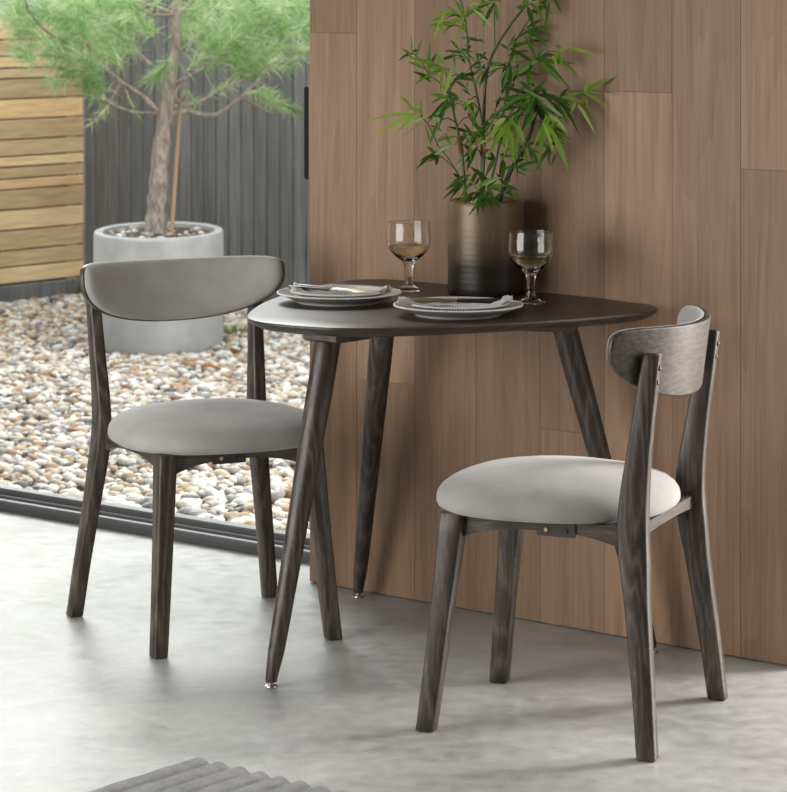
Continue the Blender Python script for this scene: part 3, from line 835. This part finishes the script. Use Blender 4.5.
def glass_mat():
    m, nt, b = new_mat('clear_glass'); b.inputs['Transmission Weight'].default_value = 1; b.inputs['IOR'].default_value = 1.45
    b.inputs['Roughness'].default_value = .01; b.inputs['Base Color'].default_value = (.97, .97, .95, 1)
    n = noise_tex(nt, mapping(nt, (1, 1, 1)), 55, 2); bump(nt, b, n, .25, .002); return m
def wine_mat():
    m, nt, b = new_mat('white_wine'); b.inputs['Transmission Weight'].default_value = 1; b.inputs['IOR'].default_value = 1.33
    b.inputs['Roughness'].default_value = 0; b.inputs['Base Color'].default_value = (.97, .86, .60, 1); return m
GLASS, WINE = glass_mat(), wine_mat()
def make_goblet(level):
    root = empty('wine_glass')
    outer = [(0, 0), (.031, 0), (.0335, .0015), (.032, .0035), (.020, .0075), (.011, .013), (.0085, .022), (.0090, .045), (.0115, .060), (.0175, .069), (.032, .080), (.044, .093), (.0500, .107), (.0512, .122), (.0500, .142), (.0490, .158)]
    inner = [(.0482, .1588), (.0474, .158), (.0482, .142), (.0494, .122), (.0482, .108), (.0425, .0955), (.031, .0835), (.017, .0755), (.006, .0725), (0, .072)]
    MB().lathe(outer+inner, n=64).build('goblet', GLASS, root)
    prof = [(0, .0735)]+[(r-.0003 if r else 0, z+.0012) for r, z in reversed(inner[:-1]) if z+.001 < level]
    rl_ = np.interp(level, [z for r, z in reversed(inner)], [r for r, z in reversed(inner)])-.0003
    prof += [(rl_, level), (0, level)]
    MB().lathe(prof, n=64).build('wine', WINE, root)
    return root
g1 = make_goblet(.105); g1.location = (.0355, 6.405, TT+.0002)
g2 = make_goblet(.106); g2.location = (.3050, 6.155, TT+.0002); g2.rotation_euler = (0, 0, 1)
tag(g1, 'stemmed glass goblet of white wine at the left of the vase, behind the plates', 'wine glass', 'wine glasses')
tag(g2, 'stemmed glass goblet of white wine at the right of the vase', 'wine glass', 'wine glasses')

# ------------------------------------------------------------------ vase
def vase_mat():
    m, nt, b = new_mat('brown_glaze_with_shade')
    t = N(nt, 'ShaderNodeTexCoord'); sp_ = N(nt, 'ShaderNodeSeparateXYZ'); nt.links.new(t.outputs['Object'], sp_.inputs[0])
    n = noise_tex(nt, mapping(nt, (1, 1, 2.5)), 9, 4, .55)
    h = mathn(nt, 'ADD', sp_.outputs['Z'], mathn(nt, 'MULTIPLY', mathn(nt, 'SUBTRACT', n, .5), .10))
    c = ramp(nt, mathn(nt, 'MULTIPLY', h, 4.7), [(.26, (.026, .018, .012)), (.60, (.15, .100, .055)), (1.0, (.19, .130, .078))])  # near-black lower end is shadow and reflection put into the colour
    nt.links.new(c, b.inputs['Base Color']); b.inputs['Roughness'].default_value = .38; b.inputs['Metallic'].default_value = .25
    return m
VC = (.212, 6.352); VH = .216
prof = [(0, 0), (.083, 0), (.0865, .003)]
for k in range(1, 40):
    z = .004+(VH-.016)*k/40; prof.append((.0880+.0003*math.sin(z*2*PI/.0135)+.0003*math.sin(z*91), z))
prof += [(.0875, VH-.010), (.085, VH-.004), (.079, VH-.0008), (.074, VH), (.071, VH-.003), (.071, VH-.03), (0, VH-.03)]
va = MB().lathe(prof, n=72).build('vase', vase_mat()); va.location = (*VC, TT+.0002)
tag(va, 'ribbed bronze brown cylindrical vase holding the bamboo stems', 'vase')

# ------------------------------------------------------------------ bamboo
STEM = plain('green_cane', (.075, .11, .028), .45); STEMD = plain('dark_cane', (.030, .026, .018), .5); SHEATH = plain('brown_sheath', (.20, .075, .03), .7)
LEAF = leaf_mat('bamboo_leaf', (.030, .090, .012), (.15, .31, .035), .34, .34)
LEAFB = leaf_mat('bamboo_leaf_young', (.20, .38, .04), (.36, .52, .08), .42, .40)
root = empty('bamboo_plant', (VC[0], VC[1], TT+VH-.028)); off = -Vector(root.location)
DP = VC[1]
def B(cx, cy, dd=0):      # coordinates read off the enlarged crown (3.027 x, origin 370,0)
    return at(370+cx/3.027, cy/3.027, DP+dd)+off
def limit(p):             # keep foliage on the room side of the boards
    q = Vector((p.x-off.x, p.y-off.y)); d_ = (q-P0).dot(NN)
    if d_ < .008: q += NN*(.008-d_); return Vector((q.x+off.x, q.y+off.y, p.z))
    return p
random.seed(77)
stems = [([(288, 615), (283, 520), (272, 430), (255, 350), (240, 290), (228, 210)], .0045, -.02, -.05),
         ([(340, 615), (340, 520), (342, 440), (345, 340), (352, 230), (378, 150), (430, 70), (475, 10), (495, -40)], .0050, .01, .0),
         ([(390, 615), (420, 530), (455, 460), (490, 390), (505, 320), (500, 280)], .0060, -.03, -.09),
         ([(335, 600), (345, 480), (340, 380), (322, 280), (300, 180), (292, 90), (280, 20), (262, -20)], .0032, .01, -.03),
         ([(350, 610), (385, 470), (405, 330), (420, 220), (432, 150), (455, 100), (540, -20)], .0032, .02, .03)]
for si, (bp, r, d0, d1) in enumerate(stems):
    n_ = len(bp); p3 = [limit(B(x, y, d0+(d1-d0)*i/(n_-1))) for i, (x, y) in enumerate(bp)]
    p3 = catmull([tuple(p) for p in p3], 5); st = MB(); st.tube(p3, list(np.linspace(r, r*.38, len(p3))), 8)
    so = st.build('stem', STEMD if si == 2 else STEM, root)
    if si in (0, 1):
        k = 8 if si == 0 else 8
        MB().tube(p3[k:k+4], r*1.25, 8).build('sheath', SHEATH, so)
lv, lf = [], []; lvb, lfb = [], []
tw = MB()
def leaf(p, tip, wd, V_, F_, droop=.0):
    d = tip-p; L_ = d.length; 
    if L_ < 1e-4: return
    up = Vector((random.gauss(0, .35), -1+random.gauss(0, .4), random.gauss(.3, .4))); sd = d.cross(up).normalized()*wd*.5; nrm = sd.cross(d).normalized()
    k = len(V_); st = ((0, .06), (.10, .45), (.28, .92), (.45, 1.0), (.65, .80), (.85, .38), (1, 0.02))
    for t, q in st:
        c = p+d*t+Vector((0, 0, -droop*L_*(t*t-t*.15)))+Vector((0, 0, droop*L_*t*.5))
        V_.extend([limit(c-sd*q), limit(c-nrm*wd*.10*q), limit(c+sd*q)])
    for i in range(len(st)-1):
        a = k+i*3; F_.extend([(a, a+1, a+4, a+3), (a+1, a+2, a+5, a+4)])
def cluster(node, tips, dd, bright=False, wd=.0115, src=None):
    p = limit(B(*node, dd))
    if src is not None:
        q = limit(B(*src[:2], src[2] if len(src) > 2 else dd*.4)); m_ = (p+q)/2+Vector((0, 0, .008)); tw.tube(catmull([tuple(q), tuple(m_), tuple(p)], 4), .0013, 5)
    for tx, ty in tips:
        tip = B(tx, ty, dd+random.uniform(-.03, .02))
        leaf(p+Vector((random.gauss(0, .007), random.gauss(0, .007), random.gauss(0, .007))), tip, wd*.84*random.uniform(.8, 1.15), lvb if bright else lv, lfb if bright else lf, random.uniform(.05, .42))
        if random.random() < .6:
            d_ = (tip-p); d_ = Vector((d_.x*random.uniform(.5, .9)+random.gauss(0, .012), random.uniform(-.045, .02), d_.z*random.uniform(.4, .9)+random.gauss(-.006, .012)))
            b0 = p+Vector((random.gauss(0, .012), random.gauss(0, .008), random.gauss(0, .012)))
            hot = bright or random.random() < .12
            leaf(b0, b0+d_, wd*.60*random.uniform(.7, 1.1), lvb if hot else lv, lfb if hot else lf, random.uniform(.1, .5))
cluster((155, 350), [(-5, 352), (8, 400), (72, 402), (88, 283), (155, 290), (110, 320)], -.05, True, .010, (205, 440))
cluster((205, 440), [(165, 370), (240, 405), (290, 405)], -.04, False, .007, (285, 560))
cluster((128, 160), [(85, 178), (95, 140), (125, 105), (160, 110), (150, 150)], -.03, False, .008, (180, 230))
cluster((238, 208), [(112, 168), (128, 248), (198, 150), (222, 292), (170, 200)], -.07, True, .013, (245, 290))
cluster((180, 230), [(112, 180), (130, 215), (182, 115), (205, 150), (150, 240)], -.02, False, .011, (240, 290))
cluster((290, 62), [(185, 30), (222, 3), (232, 66), (250, -20), (300, 10), (285, 95)], -.04, True, .011, (292, 100))
cluster((376, 8), [(288, 42), (340, 80), (388, 62), (330, -20), (420, -10)], -.05, False, .013, (378, 140))
cluster((478, 8), [(440, 20), (520, 40), (500, 90), (530, 60), (560, -20), (460, -30)], -.03, False, .012)
cluster((545, 0), [(500, 50), (530, 95), (580, 35), (550, -30)], -.03, False, .012)
cluster((420, 205), [(350, 190), (400, 270), (460, 190)], -.02, False, .010, (355, 235))
cluster((500, 178), [(420, 140), (465, 95), (542, 140), (578, 245), (612, 265), (430, 230), (620, 190), (540, 170)], -.05, False, .013, (420, 215))
cluster((565, 156), [(700, 166), (640, 235), (585, 215), (600, 140), (560, 200)], -.07, True, .010, (500, 178, -.05))
cluster((648, 275), [(752, 222), (788, 288), (725, 326), (578, 296), (700, 235), (660, 240)], -.08, True, .010, (560, 305, -.06))
cluster((560, 305), [(600, 260), (640, 300), (636, 400), (510, 255), (600, 370), (625, 340)], -.06, False, .011, (500, 290, -.09))
cluster((636, 302), [(686, 402), (575, 290), (608, 340)], -.09, True, .011)
cluster((490, 285), [(372, 300), (360, 345), (400, 260), (450, 240), (540, 232), (520, 265), (590, 350), (560, 375), (470, 350), (430, 390), (400, 330), (610, 310), (455, 400)], -.09, False, .014, (500, 330))
cluster((500, 320), [(560, 430), (420, 350), (440, 320), (540, 380), (480, 430), (585, 390), (575, 340)], -.07, False, .014)
cluster((415, 360), [(350, 470), (345, 420), (440, 490), (370, 390)], -.12, True, .014, (460, 310, -.09))
cluster((432, 355), [(472, 430), (400, 440), (445, 480)], -.10, True, .013)
cluster((540, 355), [(605, 438), (605, 522), (510, 490), (490, 440), (530, 440), (600, 400)], -.12, True, .014, (500, 300, -.09))
cluster((480, 440), [(550, 442), (540, 480), (520, 510), (430, 470), (400, 450), (460, 500)], -.06, False, .012)
cluster((540, 440), [(545, 500), (500, 510), (548, 470), (590, 430)], -.06, False, .011, (480, 440))
cluster((250, 300), [(205, 390), (170, 360), (225, 270), (180, 280), (215, 340), (255, 350)], -.05, False, .012)
cluster((205, 468), [(170, 440), (138, 510), (150, 480), (235, 440), (200, 500), (260, 430)], -.05, False, .012, (280, 545))
cluster((302, 305), [(287, 335), (316, 375), (300, 350)], -.04, False, .013, (330, 300))
cluster((262, 240), [(310, 230), (350, 250), (300, 270), (250, 190), (330, 210), (235, 280)], -.02, False, .010, (310, 230))
cluster((265, 155), [(200, 185), (240, 115), (310, 150), (330, 175), (225, 150), (290, 190)], -.02, False, .010, (300, 190))
cluster((322, 175), [(250, 170), (360, 180), (355, 150), (340, 230), (280, 150)], -.03, False, .009)
cluster((318, 120), [(270, 110), (350, 128), (300, 150), (290, 110)], -.02, False, .009)
cluster((355, 200), [(300, 235), (310, 200), (400, 190), (330, 260)], -.03, False, .010)
cluster((345, 420), [(320, 410), (350, 460), (385, 400), (310, 440), (325, 400)], -.05, True, .009)
cluster((400, 290), [(430, 200), (410, 170), (440, 250), (380, 330), (460, 210)], .0, False, .011)
cluster((432, 150), [(400, 230), (440, 100), (470, 120), (390, 130), (545, 105), (520, 128), (420, 190)], .0, False, .010)
cluster((430, 240), [(420, 285), (450, 170), (405, 250), (425, 180)], -.02, False, .010)
cluster((298, 548), [(218, 600), (225, 570), (250, 520), (270, 600), (330, 500), (240, 605)], -.08, False, .012)
cluster((350, 560), [(300, 500), (310, 610), (345, 640), (400, 530), (330, 515), (420, 560), (380, 610)], -.08, False, .013)
cluster((400, 570), [(440, 600), (470, 602), (380, 520), (430, 540), (370, 625), (450, 575)], -.07, False, .012)
cluster((385, 480), [(350, 530), (420, 450), (360, 450), (450, 470), (400, 540)], -.05, False, .012)
cluster((330, 590), [(290, 625), (325, 650), (355, 648), (365, 630), (260, 610), (405, 625)], -.09, False, .013)
cluster((440, 500), [(500, 510), (480, 530), (390, 510), (520, 480)], -.07, False, .011)
cluster((228, 400), [(180, 375), (255, 395), (250, 440), (200, 430)], -.04, False, .006)
for si, (bp, r, d0, d1) in enumerate(stems):
    for k in range(5 if si != 2 else 3):
        i = random.uniform(1.2, len(bp)-1.05); j = int(i); f = i-j
        x = bp[j][0]*(1-f)+bp[min(j+1, len(bp)-1)][0]*f; y = bp[j][1]*(1-f)+bp[min(j+1, len(bp)-1)][1]*f; dd = d0+(d1-d0)*i/(len(bp)-1)
        sx_ = random.choice((-1, 1)); nx, ny = x+sx_*random.uniform(18, 55), y-random.uniform(5, 35)
        cluster((nx, ny), [(nx+sx_*random.uniform(10, 75), ny+random.uniform(-35, 70)) for _ in range(random.choice((2, 3, 3, 4)))], dd-random.uniform(0, .05), random.random() < .15, random.uniform(.009, .013), (x, y, dd))
link_mesh('leaves', lv, lf, LEAF, root); tag(link_mesh('young_leaves', lvb, lfb, LEAFB, root), label='bright lime green younger leaves')
tw.build('twigs', STEM, root)
tag(root, 'leafy green bamboo plant standing in the brown vase on the table', 'plant')

# ------------------------------------------------------------------ rug
def rug_mat():
    m, nt, b = new_mat('grey_wool')
    v = mapping(nt, (1, 1, 1)); n1 = noise_tex(nt, v, 420, 3, .7); n2 = noise_tex(nt, v, 30, 3, .5)
    f = mathn(nt, 'ADD', mathn(nt, 'MULTIPLY', n1, .65), mathn(nt, 'MULTIPLY', n2, .35))
    nt.links.new(ramp(nt, f, [(.3, (.22, .22, .22)), (.7, (.46, .455, .45))]), b.inputs['Base Color']); b.inputs['Roughness'].default_value = 1
    b.inputs['Specular IOR Level'].default_value = .1; bump(nt, b, n1, 1.0, .004); return m
cx, cy = -.377, 5.232
RA = math.atan2(-.211, -.170)        # rib direction
Lr, nr, pw = 1.5, 20, .050
vs = []; fs = []; nu = 10*nr; nl = 120
for i in range(nu+1):
    for j in range(nl+1):
        b_ = i*pw/10; a = j/nl*Lr
        rib = abs(math.sin(PI*b_/pw))**.5
        endw = .0085*rib
        z = .0015+.0130*rib*min(1, (a+.006)/.012)+.0012*noise.noise(Vector((a*60, b_*60, 0)))
        if j == 0: z = .0005
        if i == 0 or i == nu: z = .0005
        vs.append((a-endw*(1 if j < 3 else 0)+.004*noise.noise(Vector((b_*9, 0, 3)))*(j < 3), b_+.002*noise.noise(Vector((a*8, b_*3, 7))), z))
for i in range(nu):
    for j in range(nl): k = i*(nl+1)+j; fs.append((k, k+nl+1, k+nl+2, k+1))
o = link_mesh('rug', vs, fs, rug_mat()); o.location = (cx, cy, .0005); o.rotation_euler = (0, 0, RA)
tag(o, 'ribbed grey woven rug lying on the concrete floor in the foreground', 'rug')
